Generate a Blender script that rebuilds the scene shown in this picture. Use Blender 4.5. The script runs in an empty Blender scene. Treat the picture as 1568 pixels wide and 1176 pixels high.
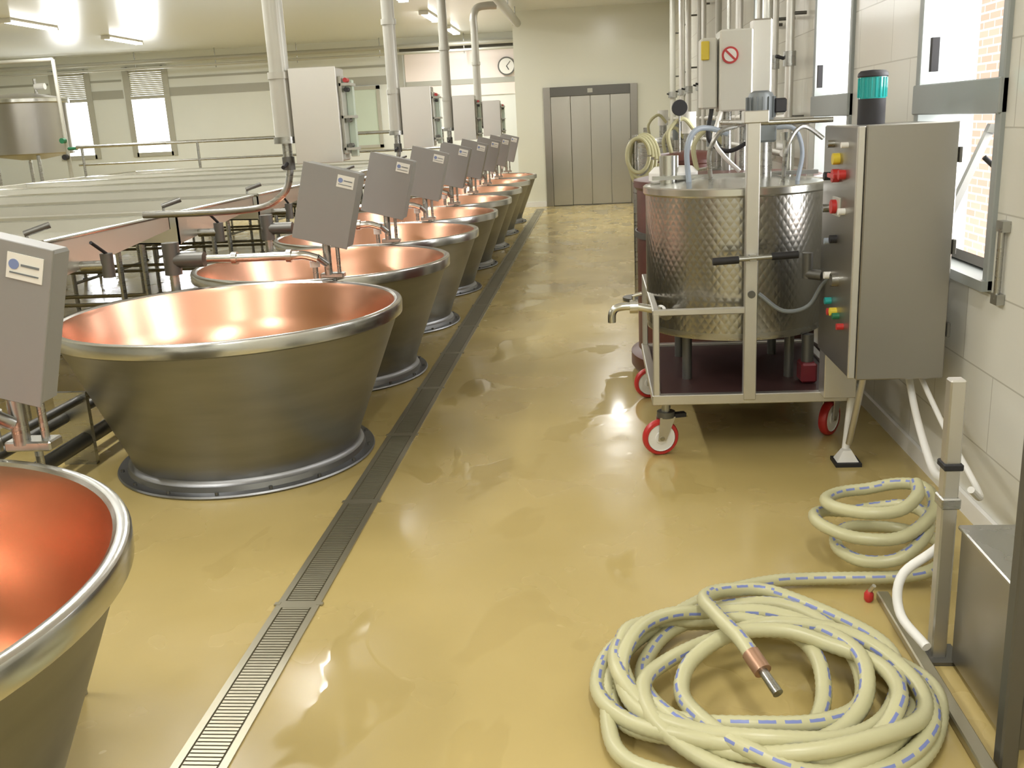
import bpy, bmesh, math, random
from mathutils import Vector, Matrix
random.seed(4)
sc=bpy.context.scene
try:
    sc.view_settings.view_transform='Standard'; sc.view_settings.look='None'
except Exception: pass
def srgb(r,g,b):
    f=lambda c:(c/255/12.92) if c/255<=.04045 else ((c/255+.055)/1.055)**2.4
    return (f(r),f(g),f(b),1)
# ---------------- materials
def mat(name,col,rough=.5,metal=0,emit=None,es=0,noise=None,bump=None,coat=0,rvar=None,spec=None,aniso=0,nramp=(.3,.7)):
    m=bpy.data.materials.new(name);m.use_nodes=True
    nt=m.node_tree;b=nt.nodes['Principled BSDF']
    b.inputs['Base Color'].default_value=col
    b.inputs['Roughness'].default_value=rough
    b.inputs['Metallic'].default_value=metal
    if coat: b.inputs['Coat Weight'].default_value=coat; b.inputs['Coat Roughness'].default_value=.05
    if spec is not None: b.inputs['Specular IOR Level'].default_value=spec
    if emit: b.inputs['Emission Color'].default_value=emit; b.inputs['Emission Strength'].default_value=es
    if aniso:
        b.inputs['Anisotropic'].default_value=aniso
        tg=nt.nodes.new('ShaderNodeTangent');tg.direction_type='RADIAL';tg.axis='Z'
        nt.links.new(tg.outputs[0],b.inputs['Tangent'])
    tc=nt.nodes.new('ShaderNodeTexCoord')
    def nz(scale,vec=(1,1,1),detail=4):
        mp=nt.nodes.new('ShaderNodeMapping');mp.inputs['Scale'].default_value=vec
        nt.links.new(tc.outputs['Object'],mp.inputs['Vector'])
        n=nt.nodes.new('ShaderNodeTexNoise');n.inputs['Scale'].default_value=scale;n.inputs['Detail'].default_value=detail
        nt.links.new(mp.outputs['Vector'],n.inputs['Vector']);return n
    if noise:
        sc_,vec,amt=noise
        n=nz(sc_,vec);rp=nt.nodes.new('ShaderNodeValToRGB')
        rp.color_ramp.elements[0].position=nramp[0];rp.color_ramp.elements[1].position=nramp[1]
        rp.color_ramp.elements[0].color=tuple(c*(1-amt) for c in col[:3])+(1,)
        rp.color_ramp.elements[1].color=tuple(min(1,c*(1+amt)) for c in col[:3])+(1,)
        nt.links.new(n.outputs['Fac'],rp.inputs['Fac']);nt.links.new(rp.outputs['Color'],b.inputs['Base Color'])
    if rvar:
        sc_,vec,lo,hi=rvar[:4];e=rvar[4] if len(rvar)>4 else (.35,.65)
        n=nz(sc_,vec);mr=nt.nodes.new('ShaderNodeMapRange')
        mr.inputs['From Min'].default_value=e[0];mr.inputs['From Max'].default_value=e[1]
        mr.inputs['To Min'].default_value=lo;mr.inputs['To Max'].default_value=hi
        nt.links.new(n.outputs['Fac'],mr.inputs['Value']);nt.links.new(mr.outputs['Result'],b.inputs['Roughness'])
    if bump:
        sc_,vec,st=bump
        n=nz(sc_,vec,2);bp=nt.nodes.new('ShaderNodeBump');bp.inputs['Strength'].default_value=st;bp.inputs['Distance'].default_value=.01
        nt.links.new(n.outputs['Fac'],bp.inputs['Height']);nt.links.new(bp.outputs['Normal'],b.inputs['Normal'])
    return m
def tilemat(name,c1,c2,mortar,bw,bh,ms,rough=.2,axis='yz',off=.5):
    m=bpy.data.materials.new(name);m.use_nodes=True;nt=m.node_tree;b=nt.nodes['Principled BSDF']
    tc=nt.nodes.new('ShaderNodeTexCoord');sp=nt.nodes.new('ShaderNodeSeparateXYZ');cb=nt.nodes.new('ShaderNodeCombineXYZ')
    nt.links.new(tc.outputs['Object'],sp.inputs[0])
    nt.links.new(sp.outputs['Y' if axis=='yz' else 'X'],cb.inputs['X']);nt.links.new(sp.outputs['Z'],cb.inputs['Y'])
    br=nt.nodes.new('ShaderNodeTexBrick');nt.links.new(cb.outputs[0],br.inputs['Vector'])
    br.inputs['Color1'].default_value=c1;br.inputs['Color2'].default_value=c2;br.inputs['Mortar'].default_value=mortar
    br.inputs['Scale'].default_value=1;br.inputs['Brick Width'].default_value=bw;br.inputs['Row Height'].default_value=bh
    br.inputs['Mortar Size'].default_value=ms;br.inputs['Mortar Smooth'].default_value=.2;br.offset=off
    nt.links.new(br.outputs['Color'],b.inputs['Base Color']);b.inputs['Roughness'].default_value=rough
    bp=nt.nodes.new('ShaderNodeBump');bp.inputs['Strength'].default_value=.2;bp.inputs['Distance'].default_value=.003;bp.invert=True
    nt.links.new(br.outputs['Fac'],bp.inputs['Height']);nt.links.new(bp.outputs['Normal'],b.inputs['Normal'])
    return m
def floormat():
    m=bpy.data.materials.new('wet_epoxy_floor');m.use_nodes=True;nt=m.node_tree;b=nt.nodes['Principled BSDF'];N=nt.nodes.new;L=nt.links.new
    tc=N('ShaderNodeTexCoord')
    def nz(scale,vec,detail=3,dist=0):
        mp=N('ShaderNodeMapping');mp.inputs['Scale'].default_value=vec;L(tc.outputs['Object'],mp.inputs['Vector'])
        n=N('ShaderNodeTexNoise');n.inputs['Scale'].default_value=scale;n.inputs['Detail'].default_value=detail;n.inputs['Distortion'].default_value=dist
        L(mp.outputs['Vector'],n.inputs['Vector']);return n.outputs['Fac']
    def mr(v,a,b_,c,d):
        n=N('ShaderNodeMapRange')
        for i,q in zip(('From Min','From Max','To Min','To Max'),(a,b_,c,d)): n.inputs[i].default_value=q
        L(v,n.inputs['Value']);return n.outputs['Result']
    wet=mr(nz(1.7,(1.25,.8,1),3,.6),.575,.60,0,1)
    soil=nz(.9,(1,1,1),5)
    c1=N('ShaderNodeMix');c1.data_type='RGBA';c1.inputs['A'].default_value=srgb(176,157,100);c1.inputs['B'].default_value=srgb(190,170,112)
    L(mr(soil,.3,.7,0,1),c1.inputs['Factor'])
    c2=N('ShaderNodeMix');c2.data_type='RGBA';c2.blend_type='MULTIPLY';c2.inputs['B'].default_value=(.95,.945,.93,1)
    L(wet,c2.inputs['Factor']);L(c1.outputs['Result'],c2.inputs['A']);L(c2.outputs['Result'],b.inputs['Base Color'])
    rm=N('ShaderNodeMix');L(wet,rm.inputs['Factor']);L(mr(nz(2.2,(1,1,1)),.35,.65,.18,.30),rm.inputs['A']);rm.inputs['B'].default_value=.07
    L(rm.outputs['Result'],b.inputs['Roughness']);b.inputs['Specular IOR Level'].default_value=.45
    b1=N('ShaderNodeBump');b1.inputs['Strength'].default_value=.10;b1.inputs['Distance'].default_value=.01;L(nz(1.6,(1,1,1),2),b1.inputs['Height'])
    b2=N('ShaderNodeBump');b2.inputs['Strength'].default_value=.5;b2.inputs['Distance'].default_value=.001;L(wet,b2.inputs['Height']);L(b1.outputs['Normal'],b2.inputs['Normal'])
    L(b2.outputs['Normal'],b.inputs['Normal']);return m
M={}
M['floor']=floormat()
M['ceil']=mat('ceiling_panel',srgb(236,238,234),.22,spec=.6,bump=(1.2,(1,1,1),.06))
M['wall']=mat('wall_paint',srgb(228,231,226),.35,noise=(.6,(1,1,1),.03))
M['wallf']=mat('wall_gloss',srgb(224,224,208),.25,bump=(1.5,(1,1,1),.05))
M['tile']=tilemat('wall_tile',srgb(218,217,207),srgb(213,212,201),srgb(184,181,169),.62,.31,.0035)
M['brick']=tilemat('exterior_brick',srgb(222,180,162),srgb(212,168,150),srgb(232,222,212),.24,.07,.01,rough=.9)
M['steel']=mat('brushed_steel',srgb(172,172,168),.30,1,rvar=(6,(1,1,8),.24,.36))
M['vat']=mat('vat_steel',srgb(140,141,142),.38,1,noise=(2,(1,1,6),.08),aniso=.6)
M['vrim']=mat('vat_rim_steel',srgb(204,204,200),.20,1,aniso=.4)
M['rim']=mat('polished_rim_steel',srgb(206,206,200),.22,1)
M['lsteel']=mat('cabinet_steel',srgb(208,206,200),.42,1)
M['csteel']=mat('brushed_cabinet_steel',srgb(162,159,152),.36,1)
M['lift']=mat('lift_door_steel',srgb(190,188,180),.28,1,bump=(.9,(1,1,1),.05))
M['tray']=mat('tray_steel',srgb(218,217,208),.38,.88)
M['copper']=mat('brushed_copper',srgb(224,170,143),.23,1,noise=(2,(1,1,1),.04),aniso=.7)
M['greybox']=mat('console_steel',srgb(142,142,138),.5,.2)
M['dsteel']=mat('dark_steel',srgb(108,107,102),.45,.8)
M['dark']=mat('dark_rubber',srgb(34,33,35),.6)
M['white']=mat('white_plastic',srgb(232,231,226),.4)
M['label']=mat('paper_label',srgb(222,222,212),.5)
M['blue']=mat('blue_print',srgb(120,136,176),.5)
M['red']=mat('red_plastic',srgb(186,48,46),.35)
M['dred']=mat('dark_red_pump',srgb(110,34,40),.4)
M['yellow']=mat('yellow_plastic',srgb(220,196,60),.4)
M['green']=mat('green_plastic',srgb(40,110,76),.4)
M['teal']=mat('teal_lens',srgb(28,158,156),.2,coat=.6)
M['brown']=mat('brown_tub',srgb(88,50,42),.4,noise=(3,(1,1,3),.2))
M['maroon']=mat('maroon_tray',srgb(56,36,34),.4)
M['pipe']=mat('pvc_grey_beige',srgb(184,183,172),.35,.15)
M['lamp']=mat('fluorescent_tube',(1,1,1,1),.5,emit=(1,.98,.95,1),es=22)
M['hose']=mat('hose_pvc',srgb(190,187,148),.35,noise=(4,(1,1,1),.05))
M['hblue']=mat('hose_stripe',srgb(120,132,188),.4)
M['quilt']=mat('quilted_steel',srgb(172,170,163),.26,1,aniso=.3)
M['frame']=mat('window_frame_alu',srgb(150,155,152),.45,.3)
M['blind']=mat('blind_slats',srgb(196,194,172),.7)
M['band']=mat('wall_band_grey',srgb(172,172,162),.4)
M['pink']=mat('pink_panel',srgb(240,228,222),.5)
M['ggl']=mat('frosted_green_glass',srgb(204,218,204),.15)
M['drain']=mat('drain_steel',srgb(172,167,146),.36,.8)
M['draind']=mat('drain_dark',srgb(92,86,62),.4)
M['glassc']=mat('cream_paint_metal',srgb(212,211,200),.4)
M['mgrey']=mat('motor_grey',srgb(120,126,128),.45,.3)
M['bgrey']=mat('grey_tube',srgb(150,160,172),.4)
M['bronze']=mat('hose_clamp_bronze',srgb(176,140,116),.4,.7)
# quilt: small diagonal dimples pressed in the steel jacket
nt=M['quilt'].node_tree;b=nt.nodes['Principled BSDF'];tc=nt.nodes.new('ShaderNodeTexCoord')
sp=nt.nodes.new('ShaderNodeSeparateXYZ');nt.links.new(tc.outputs['Object'],sp.inputs[0])
def mth(op,a,bb=None):
    n=nt.nodes.new('ShaderNodeMath');n.operation=op
    for i,v in enumerate((a,bb)):
        if v is None: continue
        if isinstance(v,(int,float)): n.inputs[i].default_value=v
        else: nt.links.new(v,n.inputs[i])
    return n.outputs[0]
ang=mth('ARCTAN2',sp.outputs['Y'],sp.outputs['X'])
u=mth('MULTIPLY',ang,36.0);v=mth('MULTIPLY',sp.outputs['Z'],56.0)
s1=mth('ABSOLUTE',mth('SINE',mth('ADD',u,v)));s2=mth('ABSOLUTE',mth('SINE',mth('SUBTRACT',u,v)))
hh=mth('MULTIPLY',s1,s2)
bp=nt.nodes.new('ShaderNodeBump');bp.inputs['Strength'].default_value=.28;bp.inputs['Distance'].default_value=.0028
nt.links.new(hh,bp.inputs['Height']);nt.links.new(bp.outputs['Normal'],b.inputs['Normal'])

# ---------------- builder
class G:
    def __init__(s): s.bm=bmesh.new();s.m=[]
    def mi(s,k):
        if k not in s.m: s.m.append(k)
        return s.m.index(k)
    def merge(s,t,k,mx=None):
        i=s.mi(k);vm={}
        for v in t.verts: vm[v]=s.bm.verts.new(mx@v.co if mx else v.co)
        for f in t.faces:
            try: nf=s.bm.faces.new([vm[v] for v in f.verts])
            except ValueError: continue
            nf.material_index=i;nf.smooth=True
        t.free()
    def box(s,x0,x1,y0,y1,z0,z1,k,bev=0,mx=None):
        t=bmesh.new();bmesh.ops.create_cube(t,size=1)
        for v in t.verts:
            v.co=Vector(((x0+x1)/2+v.co.x*(x1-x0),(y0+y1)/2+v.co.y*(y1-y0),(z0+z1)/2+v.co.z*(z1-z0)))
        if bev: bmesh.ops.bevel(t,geom=t.edges[:],offset=bev,segments=1,affect='EDGES',profile=.5)
        s.merge(t,k,mx)
    def hexa(s,pts,k):
        t=bmesh.new();vs=[t.verts.new(p) for p in pts]
        for f in ((0,3,2,1),(4,5,6,7),(0,1,5,4),(1,2,6,5),(2,3,7,6),(3,0,4,7)): t.faces.new([vs[i] for i in f])
        s.merge(t,k)
    def lathe(s,prof,k,c=(0,0,0),seg=64,axis=None):
        t=bmesh.new();rings=[]
        for r,z in prof:
            if r<1e-6: rings.append([t.verts.new((0,0,z))])
            else: rings.append([t.verts.new((r*math.cos(2*math.pi*j/seg),r*math.sin(2*math.pi*j/seg),z)) for j in range(seg)])
        for a,b in zip(rings,rings[1:]):
            for j in range(seg):
                q=(j+1)%seg
                vs=[a[j%len(a)],a[q%len(a)],b[q%len(b)],b[j%len(b)]]
                o=[]
                for v in vs:
                    if v not in o:o.append(v)
                if len(o)>2: t.faces.new(o)
        mx=Matrix.Translation(Vector(c))
        if axis: mx=mx@Vector((0,0,1)).rotation_difference(Vector(axis)).to_matrix().to_4x4()
        s.merge(t,k,mx)
    def cyl(s,p0,p1,r,k,seg=16,r2=None):
        p0=Vector(p0);p1=Vector(p1);L=(p1-p0).length;r2=r if r2 is None else r2
        s.lathe([(0,0),(r,0),(r2,L),(0,L)],k,p0,seg,axis=(p1-p0))
    def tube(s,path,r,k,seg=12,k2=None,cor=False):
        P=[Vector(p) for p in path];n=len(P)
        i1=s.mi(k);i2=s.mi(k2) if k2 else i1
        tan=(P[1]-P[0]).normalized();nr=tan.orthogonal().normalized()
        rings=[];sj=[]
        for i,p in enumerate(P):
            nt_=((P[min(i+1,n-1)]-P[max(i-1,0)])).normalized()
            nr=(nr-nt_*nr.dot(nt_)).normalized();bn=nt_.cross(nr)
            rr=r*(.93 if (cor and i%2) else 1)
            rings.append([s.bm.verts.new(p+(nr*math.cos(2*math.pi*j/seg)+bn*math.sin(2*math.pi*j/seg))*rr) for j in range(seg)])
            if k2:
                up=Vector((0,0,1));sd=nt_.cross(up);ph=1.15*math.sin(i*.0075)+.25
                D=up*math.cos(ph)+sd*math.sin(ph)
                sj.append(int(round(math.atan2(D.dot(bn),D.dot(nr))/(2*math.pi)*seg-.5))%seg)
        for i in range(n-1):
            for j in range(seg):
                q=(j+1)%seg
                f=s.bm.faces.new([rings[i][j],rings[i][q],rings[i+1][q],rings[i+1][j]]);f.smooth=True
                f.material_index=i2 if (k2 and j==sj[i] and i%6<4) else i1
        for rg in (rings[0],rings[-1]):
            f=s.bm.faces.new(rg);f.material_index=i1
    def done(s,name,loc=(0,0,0),ang=35,parent=None):
        bmesh.ops.recalc_face_normals(s.bm,faces=s.bm.faces[:])
        me=bpy.data.meshes.new(name);s.bm.to_mesh(me);s.bm.free()
        for k in s.m: me.materials.append(M[k])
        try: me.set_sharp_from_angle(angle=math.radians(ang))
        except Exception: pass
        o=bpy.data.objects.new(name,me);o.location=loc;sc.collection.objects.link(o)
        if parent: o.parent=parent
        return o
def dup(o,loc):
    n=bpy.data.objects.new(o.name.split('.')[0],o.data);n.location=loc;sc.collection.objects.link(n);return n
def empty(name):
    e=bpy.data.objects.new(name,None);sc.collection.objects.link(e);return e
def spline(pts,step=.012):
    P=[Vector(p) for p in pts];P=[P[0]*2-P[1]]+P+[P[-1]*2-P[-2]];raw=[]
    for i in range(1,len(P)-2):
        a,b,c,d=P[i-1],P[i],P[i+1],P[i+2]
        for j in range(24):
            t=j/24;raw.append(.5*((2*b)+(c-a)*t+(2*a-5*b+4*c-d)*t*t+(-a+3*b-3*c+d)*t**3))
    raw.append(P[-2]);out=[raw[0]];acc=0
    for a,b in zip(raw,raw[1:]):
        L=(b-a).length
        while acc+L>=step:
            f=(step-acc)/L;a=a.lerp(b,f);out.append(a.copy());L=(b-a).length;acc=0
        acc+=L
    return out

# ---------------- camera
p=math.radians(15.1);yw=math.radians(5.49);r=.05
h=Vector((-math.sin(yw),math.cos(yw),0));R=Vector((math.cos(yw),math.sin(yw),0));z=Vector((0,0,1))
Fv=h*math.cos(p)-z*math.sin(p);U=z*math.cos(p)+h*math.sin(p)
cx=R*math.cos(r)-U*math.sin(r);cy=R*math.sin(r)+U*math.cos(r);cz=-Fv
cam=bpy.data.cameras.new('camera');co=bpy.data.objects.new('camera',cam);sc.collection.objects.link(co)
co.matrix_world=Matrix(((cx.x,cy.x,cz.x,0),(cx.y,cy.y,cz.y,0),(cx.z,cy.z,cz.z,1.65),(0,0,0,1)))
cam.sensor_width=36;cam.lens=36*2080/2212;cam.clip_start=.05
sc.camera=co

# ---------------- room shell
CZ=3.75;XL=-15.5;XR=1.5;YB=-3.5;YF=19.8;YR=24;XC=-1.55
g=G();g.box(XL,XR+.15,YB,YR,-.12,0,'floor');g.done('floor')
g=G();g.box(XL,XR+.15,YB,YR,CZ,CZ+.1,'ceil');g.done('ceiling')
def wall_holes(name,fixed0,fixed1,a0,a1,holes,axis,k):
    g=G();hs=sorted(holes);cur=a0
    def bx(u0,u1,z0,z1):
        if u1-u0<1e-4 or z1-z0<1e-4:return
        if axis=='y': g.box(fixed0,fixed1,u0,u1,z0,z1,k)
        else: g.box(u0,u1,fixed0,fixed1,z0,z1,k)
    for (u0,u1,z0,z1) in hs:
        bx(cur,u0,0,CZ);bx(u0,u1,0,z0);bx(u0,u1,z1,CZ);cur=u1
    bx(cur,a1,0,CZ);return g.done(name)
RW=[(3.80,4.80,.94,2.75),(6.0,7.0,.94,2.75),(8.6,9.6,.94,2.75)]
wall_holes('wall_right',XR,XR+.25,YB,YF,RW,'y','tile')
FW=[(-13.35,-12.5,1.35,3.40),(-11.45,-10.5,1.35,3.40)]
wall_holes('wall_far',YR,YR+.25,XL,XC+.2,FW,'x','wall')
g=G();g.box(XC,XR+.25,YF,YF+.2,0,CZ,'wallf');g.box(XC,XC+.2,YF+.2,YR,0,CZ,'wallf');g.done('wall_front')
g=G();g.box(XL-.2,XL,YB,YR,0,CZ,'wall');g.done('wall_left')
g=G();g.box(XL,XR+.25,YB-.2,YB,0,CZ,'wall');g.done('wall_back')
g=G()
for (a,b_) in ((-15.4,-13.5),(-12.4,-11.6),(-10.4,-4.9)):
    g.box(a,b_,YR-.012,YR-.001,2.72,2.92,'band');g.box(a,b_,YR-.012,YR-.001,3.12,3.17,'band')
g.done('trim_1')
g=G();g.box(-4.6,XC-.02,YR-.06,YR-.002,3.42,3.58,'dsteel');g.box(-4.7,-4.55,YR-.06,YR-.002,2.4,3.42,'band')
g.box(-4.5,XC-.02,YR-.03,YR-.002,2.35,3.42,'pink');g.box(-4.5,XC-.02,YR-.04,YR-.002,2.62,2.74,'band');g.done('trim_2')
g=G();g.box(-6.8,-5.2,YR-.05,YR-.002,1.3,2.65,'ggl',.01)
for x in (-6.8,-6.0,-5.2): g.box(x-.04,x+.04,YR-.07,YR-.002,1.25,2.7,'pipe')
g.box(-6.84,-5.16,YR-.07,YR-.002,2.62,2.7,'pipe');g.box(-6.84,-5.16,YR-.07,YR-.002,1.25,1.32,'pipe');g.done('window_6')
g=G();g.box(XC,-1.005,YF-.03,YF-.001,0,.1,'white');g.box(.85,XR,YF-.03,YF-.001,0,.1,'white');g.done('baseboard_front')
g=G();g.box(XR-.02,XR-.001,YB,YF-.04,0,.08,'white');g.done('baseboard_right')
for n,(a,b_,z0,z1) in enumerate(FW):
    g=G();t=.05
    g.box(a-.10,a+t,YR-.03,YR+.1,z0-.05,z1+.05,'pipe');g.box(b_-t,b_+.10,YR-.03,YR+.1,z0-.05,z1+.05,'pipe')
    g.box(a,b_,YR-.03,YR+.1,z1-t,z1+.05,'pipe');g.box(a,b_,YR-.03,YR+.1,z0-.05,z0+t,'pipe')
    g.box(a,b_,YR-.02,YR+.08,2.68,2.76,'pipe')
    for i in range(13): g.box(a+t,b_-t,YR+.02,YR+.05,2.77+i*.045,2.808+i*.045,'blind')
    g.done('window_%d'%(4+n))
for n,(a,b_,z0,z1) in enumerate(RW):
    g=G();x0=XR-.02;x1=XR+.1;t=.05
    g.box(x0,x1,a,a+t,z0,z1,'frame',.005);g.box(x0,x1,b_-t,b_,z0,z1,'frame',.005)
    g.box(x0,x1,a,b_,z1-t,z1,'frame');g.box(x0-.02,x1,a,b_,z0,z0+.04,'frame')
    g.box(x0-.01,x1,a,b_,1.60,1.73,'frame',.005)
    mx=Matrix.Translation((XR+.06,0,z0+.05))@Matrix.Rotation(math.radians(22),4,'Y')
    for (ya,yb,za,zb) in ((a+.08,a+.12,0,.6),(b_-.12,b_-.08,0,.6),(a+.08,b_-.08,0,.04),(a+.08,b_-.08,.56,.6)):
        g.box(0,.03,ya,yb,za,zb,'dsteel',mx=mx)
    g.cyl((x0,a+.12,z0+.5),(XR+.28,a+.12,z0+.22),.01,'dark')
    g.box(x0-.03,x0,b_-.3,b_-.27,1.78,1.92,'dark')
    g.done('window_%d'%(1+n))
g=G();g.box(3.4,3.6,1,14,-.1,5,'brick');g.done('exterior_brick_wall')
g=G();g.cyl((XR-.02,3.70,.93),(XR-.02,3.70,1.2),.012,'steel');g.box(XR-.03,XR-.001,3.67,3.73,.91,.95,'steel');g.box(XR-.03,XR-.001,3.67,3.73,1.18,1.22,'steel');g.done('wall_handle')

# elevator
g=G();y=YF
g.box(-1.0,-.86,y-.07,y-.001,0,2.3,'csteel',.004);g.box(.70,.84,y-.07,y-.001,0,2.3,'csteel',.004);g.box(-.86,.70,y-.07,y-.001,2.12,2.3,'dsteel',.004)
for i in range(4):
    a=-.86+i*.39;g.box(a+.003,a+.387,y-.05+.012*(abs(i-1.5)<1),y-.01,.012,2.12,'lift',.004)
g.box(-.86,.70,y-.06,y-.002,0,.012,'dsteel')
g.box(-.13,-.03,y-.075,y-.07,2.17,2.25,'pipe')
g.done('door_1')
g=G();g.box(.95,1.05,y-.03,y-.001,1.1,1.45,'steel',.005);g.cyl((1.0,y-.04,1.33),(1.0,y-.03,1.33),.02,'red');g.cyl((1.0,y-.04,1.22),(1.0,y-.03,1.22),.02,'dark');g.done('elevator_call_panel')
CX=-2.05
g=G();g.lathe([(0,0),(.19,0),(.21,.02),(.21,.05),(.185,.05),(.18,.035),(0,.035)],'dsteel',(CX,YR-.06,2.98),40,axis=(0,-1,0))
g.cyl((CX,YR-.105,2.98),(CX,YR-.098,2.98),.178,'white',40)
mxb=Matrix.Translation((CX,YR-.11,2.98))
g.box(-.006,.006,-.004,0,0,.14,'dark',mx=mxb@Matrix.Rotation(.7,4,'Y'));g.box(-.009,.009,-.004,0,0,.1,'dark',mx=mxb@Matrix.Rotation(2.6,4,'Y'));g.done('wall_clock')

# ---------------- floor drain
g=G();xa,xb=-1.195,-1.035
g.box(xa,xa+.024,.6,YF-.6,0,.006,'drain');g.box(xb-.024,xb,.6,YF-.6,0,.006,'drain')
g.box(xa+.024,xb-.024,.6,YF-.6,0,.0015,'draind')
yy=.6
while yy<YF-.6:
    g.box(xa+.030,xb-.030,yy,yy+.0115,.0015,.0058,'drain');yy+=.017
yy=1.12
while yy<YF-1:
    g.box(xa-.010,xa+.012,yy,yy+.02,0,.007,'drain');g.box(xb-.012,xb+.010,yy,yy+.02,0,.007,'drain')
    g.box(xa+.024,xb-.024,yy-.02,yy+.03,.0015,.0060,'drain');yy+=.98
g.done('floor_drain_channel')

# ---------------- copper vats
VX=-1.895;VS=1.73;VY=[1.61]+[4.78+VS*k for k in range(8)]
g=G()
g.lathe([(0,.002),(.665,.002),(.67,.010),(.665,.018),(.62,.02),(.612,.045),(.598,.055),(.592,.07),(.605,.12),(.838,.70),(.845,.728)],'vat',seg=96)
g.lathe([(.845,.728),(.868,.730),(.876,.736),(.878,.786),(.874,.796),(.865,.801),(.846,.800),(.836,.792)],'vrim',seg=96)
g.lathe([(.836,.792),(.826,.76),(.79,.60),(.725,.42),(.62,.28),(.46,.17),(.28,.11),(0,.09)],'copper',seg=96)
for j in range(16):
    a=2*math.pi*j/16+.1;g.cyl((.643*math.cos(a),.643*math.sin(a),.016),(.643*math.cos(a),.643*math.sin(a),.032),.010,'dsteel',8)
v0=g.done('copper_cheese_vat',(VX+.01,VY[0],0))
for y in VY[1:]: dup(v0,(VX,y,0))

# ---------------- stirrer consoles on posts
def console(dx,wide,back,zb=1.02):
    g=G()
    tilt=Matrix.Translation((dx,0,zb))@Matrix.Rotation(math.radians(15),4,'Y')
    g.box(-.20,wide,-.07,back,0,.44,'greybox',.008,mx=tilt)
    g.box(-.202,wide+.002,-.076,-.066,-.004,.444,'greybox',.002,mx=tilt)
    g.box(wide-.12,wide-.02,-.079,-.076,.345,.415,'label',mx=tilt)
    g.lathe([(0,0),(.014,0),(.014,.002),(0,.002)],'blue',tilt@Vector((wide-.10,-.079,.385)),20,axis=(0,-1,0));g.box(wide-.08,wide-.03,-.081,-.079,.383,.389,'mgrey',mx=tilt);g.box(wide-.11,wide-.03,-.081,-.079,.360,.364,'mgrey',mx=tilt)
    g.cyl((-.01,-.02,.83),(-.01,-.02,1.03),.024,'steel');g.cyl((.05,.0,.83),(.05,.0,1.04),.012,'steel')
    g.cyl((.02,0,0.0),(.02,0,.82),.012,'steel')
    g.box(-.06,.08,-.035,.035,.81,.84,'steel',.005)
    g.cyl((-.09,-.02,.81),(-.09,-.02,.88),.016,'steel');g.lathe([(0,0),(.03,0),(.03,.05),(0,.05)],'white',(-.09,-.02,.88))
    g.tube(spline([(-.05,-.1,.94),(-.12,-.12,.965),(-.2,-.13,.965),(-.72,-.13,.965)],.03),.026,'rim',14)
    g.cyl((-.05,-.1,.95),(-.01,-.05,.90),.02,'steel')
    g.cyl((-.22,-.13,.965),(-.19,-.13,.965),.038,'rim');g.cyl((-.55,-.13,.965),(-.52,-.13,.965),.038,'rim')
    g.cyl((-.95,-.13,.965),(-.72,-.13,.965),.045,'dsteel');g.cyl((-.92,-.13,.88),(-.92,-.13,1.07),.05,'dsteel');g.cyl((-.92,-.13,.62),(-.92,-.13,.88),.028,'steel')
    return g
c0=console(0,.13,.09).done('stirrer_control_console',(-1.60,VY[1]+.875,0))
for y in VY[2:]: dup(c0,(-1.60,y+.875,0))
console(-.01,.11,.02,.985).done('stirrer_control_console',(-1.65,VY[0]+.91,0))

# ---------------- ceiling columns + cabinets
def column(elbow):
    g=G()
    g.cyl((0,0,2.0),(0,0,3.2 if elbow else 3.749),.060,'pipe',20);g.cyl((0,0,1.62),(0,0,2.0),.066,'pipe',20)
    g.cyl((0,0,1.98),(0,0,2.02),.072,'pipe',20)
    g.cyl((0,0,2.60),(0,0,2.65),.072,'pipe',20)
    if elbow:
        g.tube(spline([(0,0,3.15),(0,0,3.35),(.06,.02,3.47),(.2,.05,3.5),(.385,.09,3.5)],.03),.060,'pipe',16)
    g.cyl((0,0,1.60),(0,0,1.64),.075,'steel');g.cyl((0,0,1.5),(0,0,1.6),.03,'steel')
    g.tube(spline([(0,0,1.52),(0,-.0,1.42),(-.05,.0,1.3),(-.2,.0,1.22),(-.5,.02,1.2),(-1.0,.02,1.2)],.03),.022,'steel',12)
    g.cyl((-.0,0,1.44),(-.0,0,1.52),.038,'dsteel');g.cyl((.0,-.03,1.48),(.0,-.12,1.46),.012,'dark')
    g.cyl((.06,0,1.7),(.09,0,1.7),.02,'dsteel')
    g.box(.075,.355,-.05,.16,1.48,2.03,'lsteel',.006);g.box(.07,.36,-.056,-.05,1.475,2.035,'lsteel',.002)
    g.box(.355,.375,.0,.14,1.52,1.98,'pipe',.004);g.box(.375,.42,.10,.14,1.50,1.96,'ggl',.004)
    for zz in (1.55,1.74,1.93): g.box(.36,.43,.0,.14,zz-.008,zz+.008,'pipe')
    for zz,k in ((1.955,'red'),(1.90,'dark'),(1.72,'dsteel'),(1.57,'dsteel')): g.cyl((.40,.06,zz),(.40,.0,zz),.014,k,12)
    return g
for k in range(4): column(k>=2).done('milk_line_with_cabinet',(-1.90,6.0+3.46*k,0))
g=G();g.cyl((-1.43,12.0,3.5),(-1.43,19.5,3.5),.075,'pipe',20)
for y in (12.5,15,17.5,19): g.cyl((-1.43,y,3.5),(-1.43,y,3.749),.01,'steel')
g.done('overhead_main_pipe')
g=G();g.cyl((-15.3,23.6,3.52),(-1.7,23.6,3.52),.05,'pipe');g.cyl((-15.3,23.3,3.35),(-1.7,23.3,3.35),.03,'pipe')
for x in range(-15,-1,2): g.cyl((x,23.6,3.3),(x,23.6,3.749),.012,'steel')
g.done('far_ceiling_pipes')

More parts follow.
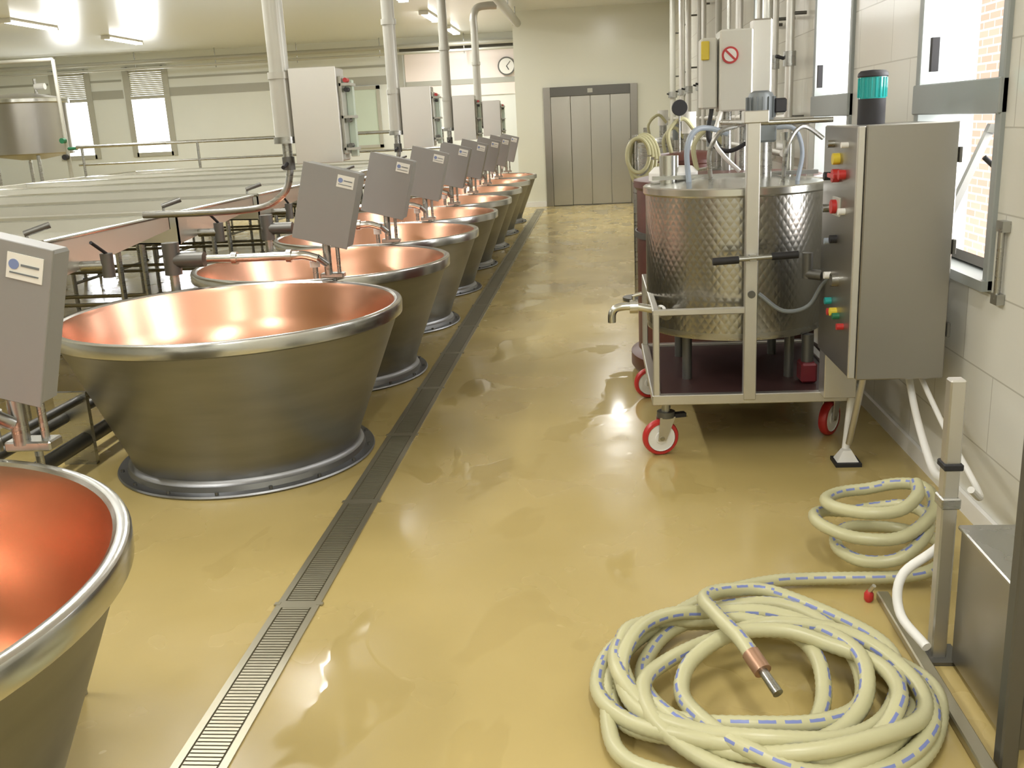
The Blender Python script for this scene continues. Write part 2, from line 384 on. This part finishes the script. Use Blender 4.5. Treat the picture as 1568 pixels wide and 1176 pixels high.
# ---------------- settling trays
g=G();W=1.60;Lx=-5.2;zt=1.15
g.hexa([(Lx,0,1.06),(-.02,0,.93),(-.02,W,1.05),(Lx,W,1.06),(Lx,0,1.07),(-.02,0,.94),(-.02,W,1.06),(Lx,W,1.07)],'tray')
g.hexa([(Lx,0,1.06),(0,0,.93),(0,.012,.93),(Lx,.012,1.06),(Lx,0,zt),(0,0,zt),(0,.012,zt),(Lx,.012,zt)],'tray')
g.hexa([(Lx,W-.012,1.06),(0,W-.012,1.05),(0,W,1.05),(Lx,W,1.06),(Lx,W-.012,zt),(0,W-.012,zt),(0,W,zt),(Lx,W,zt)],'tray')
g.hexa([(-.012,0,.93),(0,0,.93),(0,W,1.05),(-.012,W,1.05),(-.012,0,zt),(0,0,zt),(0,W,zt),(-.012,W,zt)],'tray')
g.box(Lx,Lx+.012,0,W,1.06,zt,'tray')
for a,b_ in (((Lx,0,zt),(0,0,zt)),((0,0,zt),(0,W,zt)),((0,W,zt),(Lx,W,zt)),((Lx,W,zt),(Lx,0,zt))): g.cyl(a,b_,.014,'rim',10)
for x in (-.35,-1.9,-3.5,-5.0):
    for y in (.12,W-.12): g.cyl((x,y,0),(x,y,1.05-(.09 if x>-1 else 0)),.02,'steel',10);g.cyl((x,y,0),(x,y,.02),.035,'dsteel',10)
    g.cyl((x,.12,.4),(x,W-.12,.4),.014,'steel',8)
for y in (.12,W-.12): g.cyl((-5.0,y,.55),(-.35,y,.55),.014,'steel',8)
g.cyl((.0,.35,.97),(.16,.35,.97),.03,'steel');g.cyl((.16,.35,.9),(.16,.35,1.04),.036,'dsteel');g.cyl((.16,.35,1.04),(.16,.2,1.12),.01,'dark')
g.cyl((-.1,.0,1.2),(.02,.06,1.24),.018,'dsteel');g.cyl((-.1,.02,1.14),(-.1,.02,1.22),.01,'steel')
t0=g.done('milk_settling_tray',(-3.0,5.02,0))
for k in range(1,7): dup(t0,(-3.0,5.02+VS*k,0))
g=G()
for x,zz,rr in ((-2.74,.14,.04),(-2.84,.26,.03),(-2.74,.36,.022)): g.cyl((x,1,zz),(x,17.2,zz),rr,'dsteel')
y=1.2
while y<17: g.box(-2.88,-2.70,y,y+.03,0,.40,'steel');y+=1.73
g.done('service_pipe_run')
g=G();g.cyl((-9.5,17.5,1.62),(-2.6,17.5,1.62),.03,'steel')
for x in (-9.4,-7.2,-4.8,-2.7): g.cyl((x,17.5,0),(x,17.5,1.62),.025,'steel')
g.cyl((-9.5,17.5,1.3),(-2.6,17.5,1.3),.02,'steel');g.done('pipe_rail')
g=G();c=(-11.2,18.9)
g.lathe([(0,1.42),(.2,1.42),(.78,1.52),(.8,1.54),(.8,2.5),(.82,2.52),(.82,2.56),(.78,2.58),(.3,2.68),(0,2.7)],'csteel',(c[0],c[1],0),48)
g.lathe([(.81,2.48),(.84,2.5),(.84,2.56),(.81,2.58)],'rim',(c[0],c[1],0),48)
for a in (.6,2.2,3.8,5.4): g.cyl((c[0]+.65*math.cos(a),c[1]+.65*math.sin(a),0),(c[0]+.65*math.cos(a),c[1]+.65*math.sin(a),1.55),.035,'steel')
g.cyl((c[0]+.3,c[1],2.65),(c[0]+.3,c[1],2.95),.03,'steel');g.cyl((c[0]+.3,c[1],2.8),(c[0]+.5,c[1],2.8),.06,'white')
g.done('milk_storage_tank')
g=G();g.cyl((-9.9,17.9,0),(-9.9,17.9,3.2),.035,'pipe');g.cyl((-14,17.9,3.2),(-9.9,17.9,3.2),.035,'pipe')
g.cyl((-9.9,17.9,1.6),(-9.7,17.9,1.6),.03,'green');g.cyl((-9.9,17.85,1.75),(-9.9,17.75,1.75),.05,'green');g.cyl((-9.9,17.85,1.45),(-9.9,17.75,1.45),.05,'dark')
g.done('standing_pipe')

# ---------------- cart with quilted tank
cart=empty('tank_cart')
g=G();x0,x1,y0,y1=.27,1.21,4.60,5.72;s_=.022
zb=.30
for y in (y0,y1): g.box(x0-s_,x1+s_,y-s_,y+s_,zb-.02,zb+.03,'lsteel',.004)
for x in (x0,x1): g.box(x-s_,x+s_,y0,y1,zb-.02,zb+.03,'lsteel',.004)
g.box(x0-.016,x0+.016,y0-.016,y0+.016,zb,.74,'lsteel',.004);g.box(x0-.016,x0+.016,y1-.016,y1+.016,zb,.74,'lsteel',.004)
g.box(x1-.018,x1+.018,y1-.018,y1+.018,zb,1.6,'lsteel',.004)
g.box(.685,.745,y0-.03,y0+.02,zb,1.64,'lsteel',.004)
g.box(x0-.018,.70,y0-.015,y0+.015,.725,.755,'lsteel',.004);g.box(x0-.015,x0+.015,y0,y1,.725,.755,'lsteel',.004)
g.cyl((.70,y0,1.60),(1.06,y0-.04,1.60),.012,'steel');g.cyl((.715,y0,1.60),(.715,y1,1.60),.015,'steel')
g.box(.67,.78,y0-.035,y0+.06,1.60,1.655,'lsteel',.004)
g.box(.70,1.22,y1-.018,y1+.018,1.57,1.61,'lsteel',.004)
g.cyl((.62,y0-.06,.99),(.82,y0-.06,1.0),.012,'steel');g.cyl((.53,y0-.06,.985),(.65,y0-.06,.99),.018,'dark');g.cyl((.80,y0-.06,1.0),(.92,y0-.06,1.005),.018,'dark')
g.box(.70,.73,y0-.07,y0,.98,1.01,'steel')
g.cyl((.715,y0-.04,.82),(.715,y0-.03,.82),.018,'dsteel')
g.box(x0+.02,x1-.02,y0+.02,y1-.02,zb+.0,zb+.015,'maroon')
for (x,y) in ((.45,4.95),(.97,4.95),(.45,5.45),(.97,5.45)): g.cyl((x,y,zb+.01),(x,y,.60),.025,'dsteel')
g.box(1.0,1.08,4.78,4.9,.32,.42,'dred',.01);g.cyl((1.04,4.84,.42),(1.04,4.84,.56),.03,'dsteel')
g.tube(spline([(.30,4.75,.72),(.18,4.75,.745),(.10,4.75,.745),(.065,4.75,.72),(.06,4.75,.66)],.012),.02,'rim',14)
g.cyl((.15,4.75,.745),(.19,4.75,.745),.034,'rim');g.cyl((.17,4.75,.76),(.17,4.75,.80),.01,'rim');g.cyl((.17,4.75,.80),(.21,4.75,.81),.01,'rim')
g.cyl((.30,4.75,.72),(.34,4.85,.68),.03,'steel')
def wheel(g,x,y,rot=0.):
    mx=Matrix.Translation((x,y,0))@Matrix.Rotation(rot,4,'Z')
    def T(p): return mx@Vector(p)
    ax=(mx.to_3x3()@Vector((0,1,0)))
    g.lathe([(0,-.022),(.03,-.022),(.032,-.016),(.068,-.016),(.07,-.02)],'white',T((0,0,.092)),32,axis=ax)
    g.lathe([(.072,-.022),(.086,-.02),(.092,-.01),(.092,.01),(.086,.02),(.072,.022)],'red',T((0,0,.092)),32,axis=ax)
    g.lathe([(.07,.02),(.068,.016),(.032,.016),(.03,.022),(0,.022)],'white',T((0,0,.092)),32,axis=ax)
    g.cyl(T((0,-.035,.092)),T((0,.035,.092)),.012,'steel')
    for sg in (-1,1):
        g.hexa([T(q) for q in ((-.02,sg*.03-.003,.08),(.02,sg*.03-.003,.08),(.02,sg*.03+.003,.08),(-.02,sg*.03+.003,.08),(-.01,sg*.03-.003,.2),(.07,sg*.03-.003,.2),(.07,sg*.03+.003,.2),(-.01,sg*.03+.003,.2))],'lsteel')
    g.cyl(T((.03,0,.195)),T((.03,0,.225)),.045,'dsteel');g.cyl(T((.03,0,.22)),T((.03,0,.285)),.022,'steel')
    g.box(.07,.13,-.02,.02,.19,.21,'dark',mx=mx)
wheel(g,.29,4.66,.25);wheel(g,1.18,4.92,.9);wheel(g,.29,5.70,.2);wheel(g,1.16,5.70,.2)
g.tube([(1.20,4.58,.32),(1.16,4.50,.05)],.018,'white',12);g.tube([(1.19,4.30,.57),(1.17,4.48,.1)],.015,'lsteel',12)
g.box(1.10,1.22,4.42,4.54,.0,.018,'dark');g.hexa([(1.11,4.44,.018),(1.21,4.44,.018),(1.21,4.52,.018),(1.11,4.52,.018),(1.14,4.46,.07),(1.18,4.46,.07),(1.18,4.5,.07),(1.14,4.5,.07)],'white')
g.tube(spline([(.75,4.58,.82),(.86,4.55,.74),(.97,4.54,.76),(1.02,4.5,.86),(1.04,4.4,.92)],.02),.010,'mgrey',10)
g.cyl((.98,4.62,.88),(.98,4.62,1.0),.025,'dsteel');g.cyl((.98,4.62,.9),(1.04,4.56,.9),.025,'dsteel')
g.done('frame',parent=cart)
g=G()
bx0,bx1,by0,by1,bz0,bz1=1.03,1.41,4.02,4.58,.55,1.575
g.box(bx0,bx1,by0,by1,bz0,bz1,'csteel',.006)
g.box(bx0+.03,bx1+.004,by0-.022,by0-.002,bz0-.006,bz1+.004,'csteel',.005)
g.box(bx0-.002,bx0+.028,by0-.018,by0,bz0,bz1,'lsteel',.004)
for zz in (.72,1.06,1.42): g.box(bx1+.004,bx1+.016,by0-.03,by0-.0,zz,zz+.06,'dsteel',.002)
g.box(1.05,1.2,4.5,4.62,.32,.60,'lsteel',.004)
for (yy,zz,k,rr) in ((4.40,1.50,'steel',.016),(4.16,1.50,'white',.012),(4.30,1.44,'yellow',.024),(4.30,1.37,'red',.028),(4.19,1.38,'red',.02),(4.45,1.36,'dark',.018),(4.30,1.24,'red',.03),(4.17,1.23,'white',.014),(4.45,1.22,'steel',.018),(4.3,1.10,'dark',.018),(4.40,1.08,'bgrey',.014),(4.25,.93,'steel',.03),(4.38,.93,'white',.016),(4.35,.82,'teal',.016),(4.25,.79,'yellow',.018),(4.2,.78,'green',.014),(4.3,.78,'red',.016),(4.12,.75,'red',.014)):
    g.cyl((bx0+.001,yy,zz),(bx0-.028,yy,zz),rr,k,14)
g.box(bx0-.035,bx0-.028,4.24,4.36,1.36,1.38,'red',.003);g.box(bx0-.008,bx0+.001,4.24,4.36,1.20,1.28,'pipe',.002)
g.cyl((1.17,4.36,1.575),(1.17,4.36,1.68),.056,'dark',24);g.cyl((1.17,4.36,1.68),(1.17,4.36,1.768),.056,'teal',24)
for i in range(20):
    a=2*math.pi*i/20;g.cyl((1.17+.056*math.cos(a),4.36+.056*math.sin(a),1.685),(1.17+.056*math.cos(a),4.36+.056*math.sin(a),1.764),.004,'teal',6)
g.lathe([(.06,0),(.062,.004),(.06,.016),(.05,.026),(0,.03)],'dark',(1.17,4.36,1.767),24)
g.done('control_cabinet',parent=cart)
g=G()
g.lathe([(0,.56),(.43,.56),(.452,.565),(.455,.58),(.455,.60)],'steel',seg=72)
g.lathe([(.455,.60),(.455,1.26)],'quilt',seg=96)
g.lathe([(.455,1.26),(.462,1.262),(.468,1.27),(.468,1.30),(.46,1.306),(.45,1.30),(.2,1.33),(0,1.335)],'rim',seg=72)
g.box(-.42,.42,-.02,.02,1.33,1.35,'steel');g.cyl((.12,-.05,1.33),(.12,-.05,1.50),.06,'steel',20)
g.box(.05,.19,-.12,.02,1.50,1.59,'mgrey',.01);g.lathe([(0,0),(.06,0),(.065,.02),(.065,.13),(.055,.15),(.035,.16),(0,.16)],'mgrey',(.12,-.05,1.59),24)
for i in range(14):
    a=2*math.pi*i/14;g.box(-.003,.003,.055,.074,1.62,1.72,'mgrey',mx=Matrix.Translation((.12,-.05,0))@Matrix.Rotation(a,4,'Z'))
g.box(.18,.24,-.1,0,1.64,1.71,'dark',.008)
g.tube(spline([(-.24,-.1,1.31),(-.25,-.1,1.48),(-.21,-.08,1.57),(-.13,-.05,1.58),(-.02,-.05,1.54)],.02),.014,'bgrey',10)
g.tube(spline([(-.14,-.2,1.31),(-.15,-.2,1.46),(-.10,-.2,1.56),(.0,-.16,1.59)],.02),.012,'steel',10)
g.tube(spline([(.28,-.2,1.31),(.30,-.2,1.45),(.26,-.2,1.56),(.18,-.12,1.57)],.02),.011,'bgrey',10)
g.tube(spline([(.2,-.25,1.31),(.22,-.25,1.48),(.3,-.2,1.57),(.42,-.15,1.5)],.02),.011,'steel',10)
g.cyl((-.33,.05,1.31),(-.33,.05,1.45),.05,'rim');g.lathe([(0,0),(.12,0),(.13,.01),(.13,.05),(.1,.08),(0,.085)],'white',(-.3,.15,1.31),24)
g.cyl((.3,.15,1.31),(.3,.15,1.5),.03,'rim');g.cyl((.3,.15,1.5),(.3,.15,1.54),.045,'rim')
g.done('quilted_steel_tank',(.71,5.16,0),parent=cart)
g=G()
g.tube(spline([(1.33,4.2,.54),(1.30,3.95,.40),(1.22,3.5,.34),(1.16,3.2,.40),(1.10,2.98,.42),(1.05,2.88,.32),(.93,2.86,.22),(.91,2.80,.12),(.95,2.66,.08)],.02),.015,'white',12)
g.tube(spline([(1.36,4.15,.54),(1.36,3.8,.4),(1.3,3.3,.35),(1.2,3.0,.42),(1.12,2.87,.50)],.02),.011,'white',10)
g.done('white_flexible_conduit',parent=cart)

# brown tub behind
g=G();g.lathe([(0,.02),(.60,.02),(.62,.05),(.62,.13),(.60,.14),(.57,.16),(.57,1.2),(.59,1.22),(.59,1.26),(.55,1.27),(.0,1.3)],'brown',seg=64)
g.lathe([(.575,.9),(.585,.9),(.585,.94),(.575,.94)],'dsteel',seg=64)
for a in (0,1.57,3.14,4.71): g.cyl((.4*math.cos(a),.4*math.sin(a),0),(.4*math.cos(a),.4*math.sin(a),.03),.05,'dark')
g.box(-.06,.14,-.12,.1,1.66,2.14,'glassc',.01);g.cyl((.0,0,1.28),(.0,0,1.66),.03,'steel');g.cyl((.1,0,1.28),(.1,0,1.66),.02,'steel')
g.cyl((.0,-.135,1.99),(.0,-.12,1.99),.05,'red',28);g.cyl((.0,-.14,1.99),(.0,-.134,1.99),.038,'white',28)
g.box(-.04,.04,-.144,-.139,-.006,.006,'red',mx=Matrix.Translation((.0,0,1.99))@Matrix.Rotation(.78,4,'Y'))
g.box(.15,.27,-.02,.1,1.6,2.2,'lsteel',.01)
g.box(-.17,-.07,-.08,.08,1.68,2.10,'glassc',.01);g.box(-.17,-.12,-.1,-.08,1.97,2.08,'yellow',.005)
g.tube(spline([(-.1,-.05,1.68),(-.12,-.08,1.5),(0,-.1,1.42),(.15,-.12,1.5),(.2,-.05,1.6)],.02),.014,'dark',8)
g.tube(spline([(-.05,-.1,1.66),(-.1,-.2,1.5),(-.05,-.25,1.4),(.05,-.25,1.3)],.02),.014,'white',8)
g.done('brown_process_tub',(.83,6.4,0))

# right-side pipes & further equipment
g=G()
for i,(y,rr,zb,k) in enumerate(((7.3,.03,1.1,'lsteel'),(7.7,.022,1.3,'lsteel'),(8.2,.04,.9,'rim'),(8.45,.022,.9,'lsteel'),(9.8,.035,1.0,'lsteel'),(10.3,.02,1.0,'rim'),(11.4,.035,.8,'pipe'),(12.6,.03,1.0,'lsteel'),(13.2,.05,1.0,'pipe'),(14.6,.04,.8,'lsteel'),(16,.05,.8,'lsteel'),(17.5,.05,.8,'pipe'))):
    x=XR-.12-.03*(i%2)
    g.cyl((x,y,zb),(x,y,3.745),rr,k)
    for zz in (1.6,2.3,3.0): g.cyl((x,y,zz),(XR-.012,y,zz),.012,'dsteel')
    g.cyl((x,y,1.95),(x,y,2.05),rr*1.5,'steel')
    g.cyl((x-.03,y,2.0),(x-.10,y-.02,2.02),.012,'dark')
g.cyl((XR-.12,7.3,1.6),(XR-.12,18.8,1.6),.03,'lsteel');g.cyl((XR-.15,7.3,1.35),(XR-.15,18.8,1.35),.025,'lsteel')
g.done('steam_pipework')
for i,(x,y,rr,hh,k) in enumerate(((.95,8.0,.30,1.22,'steel'),(.9,9.7,.34,1.30,'brown'),(.96,11.6,.30,1.2,'white'),(.93,13.8,.34,1.35,'steel'))):
    g=G();g.lathe([(0,.12),(rr*.8,.12),(rr,.2),(rr,hh-.1),(rr*1.03,hh-.09),(rr*1.03,hh-.06),(rr*.8,hh),(0,hh+.03)],k,seg=40)
    for a in (.8,2.36,3.9,5.5): g.cyl((rr*.75*math.cos(a),rr*.75*math.sin(a),0),(rr*.75*math.cos(a),rr*.75*math.sin(a),.2),.03,'dsteel')
    g.cyl((0,0,hh),(0,0,hh+.18),.05,'steel');g.cyl((0,0,hh+.18),(0,0,hh+.38),.07,('mgrey','white','mgrey','white')[i])
    g.tube(spline([(-rr*.5,-.1,hh-.02),(-rr*.6,-.12,hh+.2),(-rr*.2,-.12,hh+.32),(.05,-.1,hh+.2)],.03),.02,'hose',10)
    if i==1:
        g.lathe([(0,0),(.07,0),(.075,.02),(.07,.04),(0,.04)],'dark',(-rr*.3,-.15,hh+.42),24,axis=(0,-1,0))
        g.cyl((-rr*.3,-.135,hh-.02),(-rr*.3,-.15,hh+.42),.01,'steel')
    g.done('dosing_tank' if i!=1 else 'brown_dosing_tank',(x,y,0))
g=G()
g.cyl((.36,9.0,0),(.36,9.0,1.5),.025,'steel');g.cyl((.36,9.0,0),(.36,9.0,.03),.14,'dsteel');g.cyl((.30,9.0,1.45),(.46,9.0,1.45),.02,'steel')
for k in range(4):
    pts=[(.38+.02*k+(.10+.01*k)*math.cos(a*math.pi/8),8.96+.02*k,1.32-.02*k+(.15+.03*k)*math.sin(a*math.pi/8)) for a in range(17)]
    g.tube(spline(pts,.03),.018,'hose',8)
g.done('hanging_hose_stand')

# ---------------- bottom right stand
g=G()
g.box(.985,1.03,2.72,2.765,0,.89,'lsteel',.005);g.box(.94,1.07,2.69,2.80,0,.012,'dsteel')
g.box(.985,1.03,2.20,2.245,0,.90,'dsteel',.005);g.box(1.40,1.44,2.72,2.76,0,.89,'lsteel',.005);g.box(1.40,1.44,2.20,2.245,0,.90,'dsteel',.005)
g.box(1.035,1.395,2.34,2.70,.012,.45,'csteel',.008);g.box(1.03,1.40,2.33,2.71,.44,.455,'steel',.004)
g.box(.93,.97,1.6,3.12,.0,.030,'drain',.004)
g.box(.98,1.035,2.71,2.775,.50,.535,'steel',.004);g.box(.98,1.035,2.71,2.775,.62,.64,'dark',.003)
g.box(1.40,1.44,2.22,2.75,.84,.88,'lsteel',.004);g.box(1.0,1.42,2.21,2.235,.40,.44,'dsteel',.004);g.box(1.0,1.42,2.215,2.23,.05,.40,'dsteel',.003)
g.done('steel_stand')
# ---------------- milk hose
pts=[(.40,2.40,.20),(.375,2.50,.205),(.33,2.66,.19),(.31,2.82,.165),(.40,2.92,.14),(.56,2.93,.12)]
loops=[(.40,.02,-.01,.09),(.31,-.08,.05,.13),(.46,.01,.0,.04),(.24,.12,-.10,.15),(.44,-.02,.02,.04),(.33,.09,-.09,.12),(.40,-.05,.06,.09),(.26,-.12,.09,.10),(.46,.0,-.02,.035)]
nst=12;ths=62
for li,(rad,ox,oy,zz) in enumerate(loops):
    nx=loops[min(li+1,len(loops)-1)]
    for s2 in range(1,nst+1):
        f=s2/nst;th=math.radians(ths-360*f);q=lambda i:loops[li][i]*(1-f)+nx[i]*f
        if li==len(loops)-1 and s2>7: break
        wob=1+.07*math.sin(2*th+li*1.7)
        pts.append((.425+q(1)+q(0)*wob*math.cos(th),2.48+q(2)+q(0)*.96*math.sin(th),max(.03,q(3)+.02*math.sin(3*th+li))))
pts+=[(.02,2.66,.05),(.14,2.84,.035),(.26,2.99,.032),(.40,3.11,.032),(.58,3.19,.032),(.74,3.21,.032)]
for k in range(1,34):
    th=math.radians(-118+k*36);rr=.185+.03*math.sin(k*.7)
    dx=rr*math.cos(th)
    pts.append((1.0+.04*math.sin(k*.3)+dx,3.38+.002*k+rr*math.sin(th),.035+.0072*k+max(0,dx)*.35*min(1,k/12)+.012*math.sin(k*1.1)))
g=G();g.tube(spline(pts,.011),.0235,'hose',16,k2='hblue',cor=True)
e=Vector(pts[0]);d=(Vector(pts[0])-Vector(pts[1])).normalized();d=(d+Vector((.2,0,-.35))).normalized()
g.cyl(e-d*.02,e+d*.045,.0255,'bronze',16);g.cyl(e+d*.045,e+d*.12,.013,'steel',16,r2=.015)
g.cyl((.60,2.32,.02),(.62,2.24,.02),.02,'steel');g.cyl((.59,2.36,.02),(.60,2.32,.02),.012,'steel')
g.lathe([(0,0),(.010,.0),(.016,.01),(.016,.03),(.010,.04),(.0,.042)],'red',(.90,3.10,.0),16);g.cyl((.90,3.10,.035),(.91,3.08,.07),.007,'lsteel')
g.done('ribbed_milk_hose')

# ---------------- lamps
def fixture(x,y):
    g=G();g.box(-.09,.09,-.75,.75,-.035,0,'white',.006)
    for dx in (-.045,.045): g.cyl((dx,-.72,-.055),(dx,.72,-.055),.018,'lamp',10)
    g.box(-.09,.09,-.76,-.72,-.075,-.03,'white',.004);g.box(-.09,.09,.72,.76,-.075,-.03,'white',.004)
    return g.done('fluorescent_ceiling_lamp',(x,y,CZ-.001))
fx=fixture(-3.1,-1.0);pos=[(-3.1,2.4),(-3.1,5.8),(-3.1,9.2),(-3.1,12.6),(-3.1,16.1),(-3.1,19.5),(-3.1,22.4)]+[(-9.7,y) for y in (3.4,6.8,10.2,13.6,17,20.4)]+[(.3,-2.2),(.3,1.0),(.3,16.5)]  # last three, over the right side: unseen fixtures added for brightness
for q in pos: dup(fx,(q[0],q[1],CZ-.001))
for i,q in enumerate([(-3.1,-1.0)]+pos):
    l=bpy.data.lights.new('lamp_light','AREA');l.shape='RECTANGLE';l.size=.16;l.size_y=1.45;l.energy=62 if q[0]<0 else 50;l.color=(.995,.985,.96)  # weaker lights go with the added right-side fixtures
    o=bpy.data.objects.new('lamp_light',l);o.location=(q[0],q[1],CZ-.10);sc.collection.objects.link(o)
def wl(loc,rot,sx,sy,e):
    l=bpy.data.lights.new('window_daylight','AREA');l.shape='RECTANGLE';l.size=sx;l.size_y=sy;l.energy=e;l.color=(.96,.985,1)
    o=bpy.data.objects.new('window_daylight',l);o.location=loc;o.rotation_euler=rot;sc.collection.objects.link(o)
for (a,b_,z0,z1) in RW: wl((XR+.5,(a+b_)/2,1.9),(0,math.radians(90),0),1.7,.95,60)
for (a,b_,z0,z1) in FW: wl(((a+b_)/2,YR+.5,2.1),(math.radians(-90),0,0),.9,1.4,120)
w=bpy.data.worlds.new('world');sc.world=w;w.use_nodes=True
bg=w.node_tree.nodes['Background'];bg.inputs[0].default_value=(.97,.98,1,1);bg.inputs[1].default_value=3.2
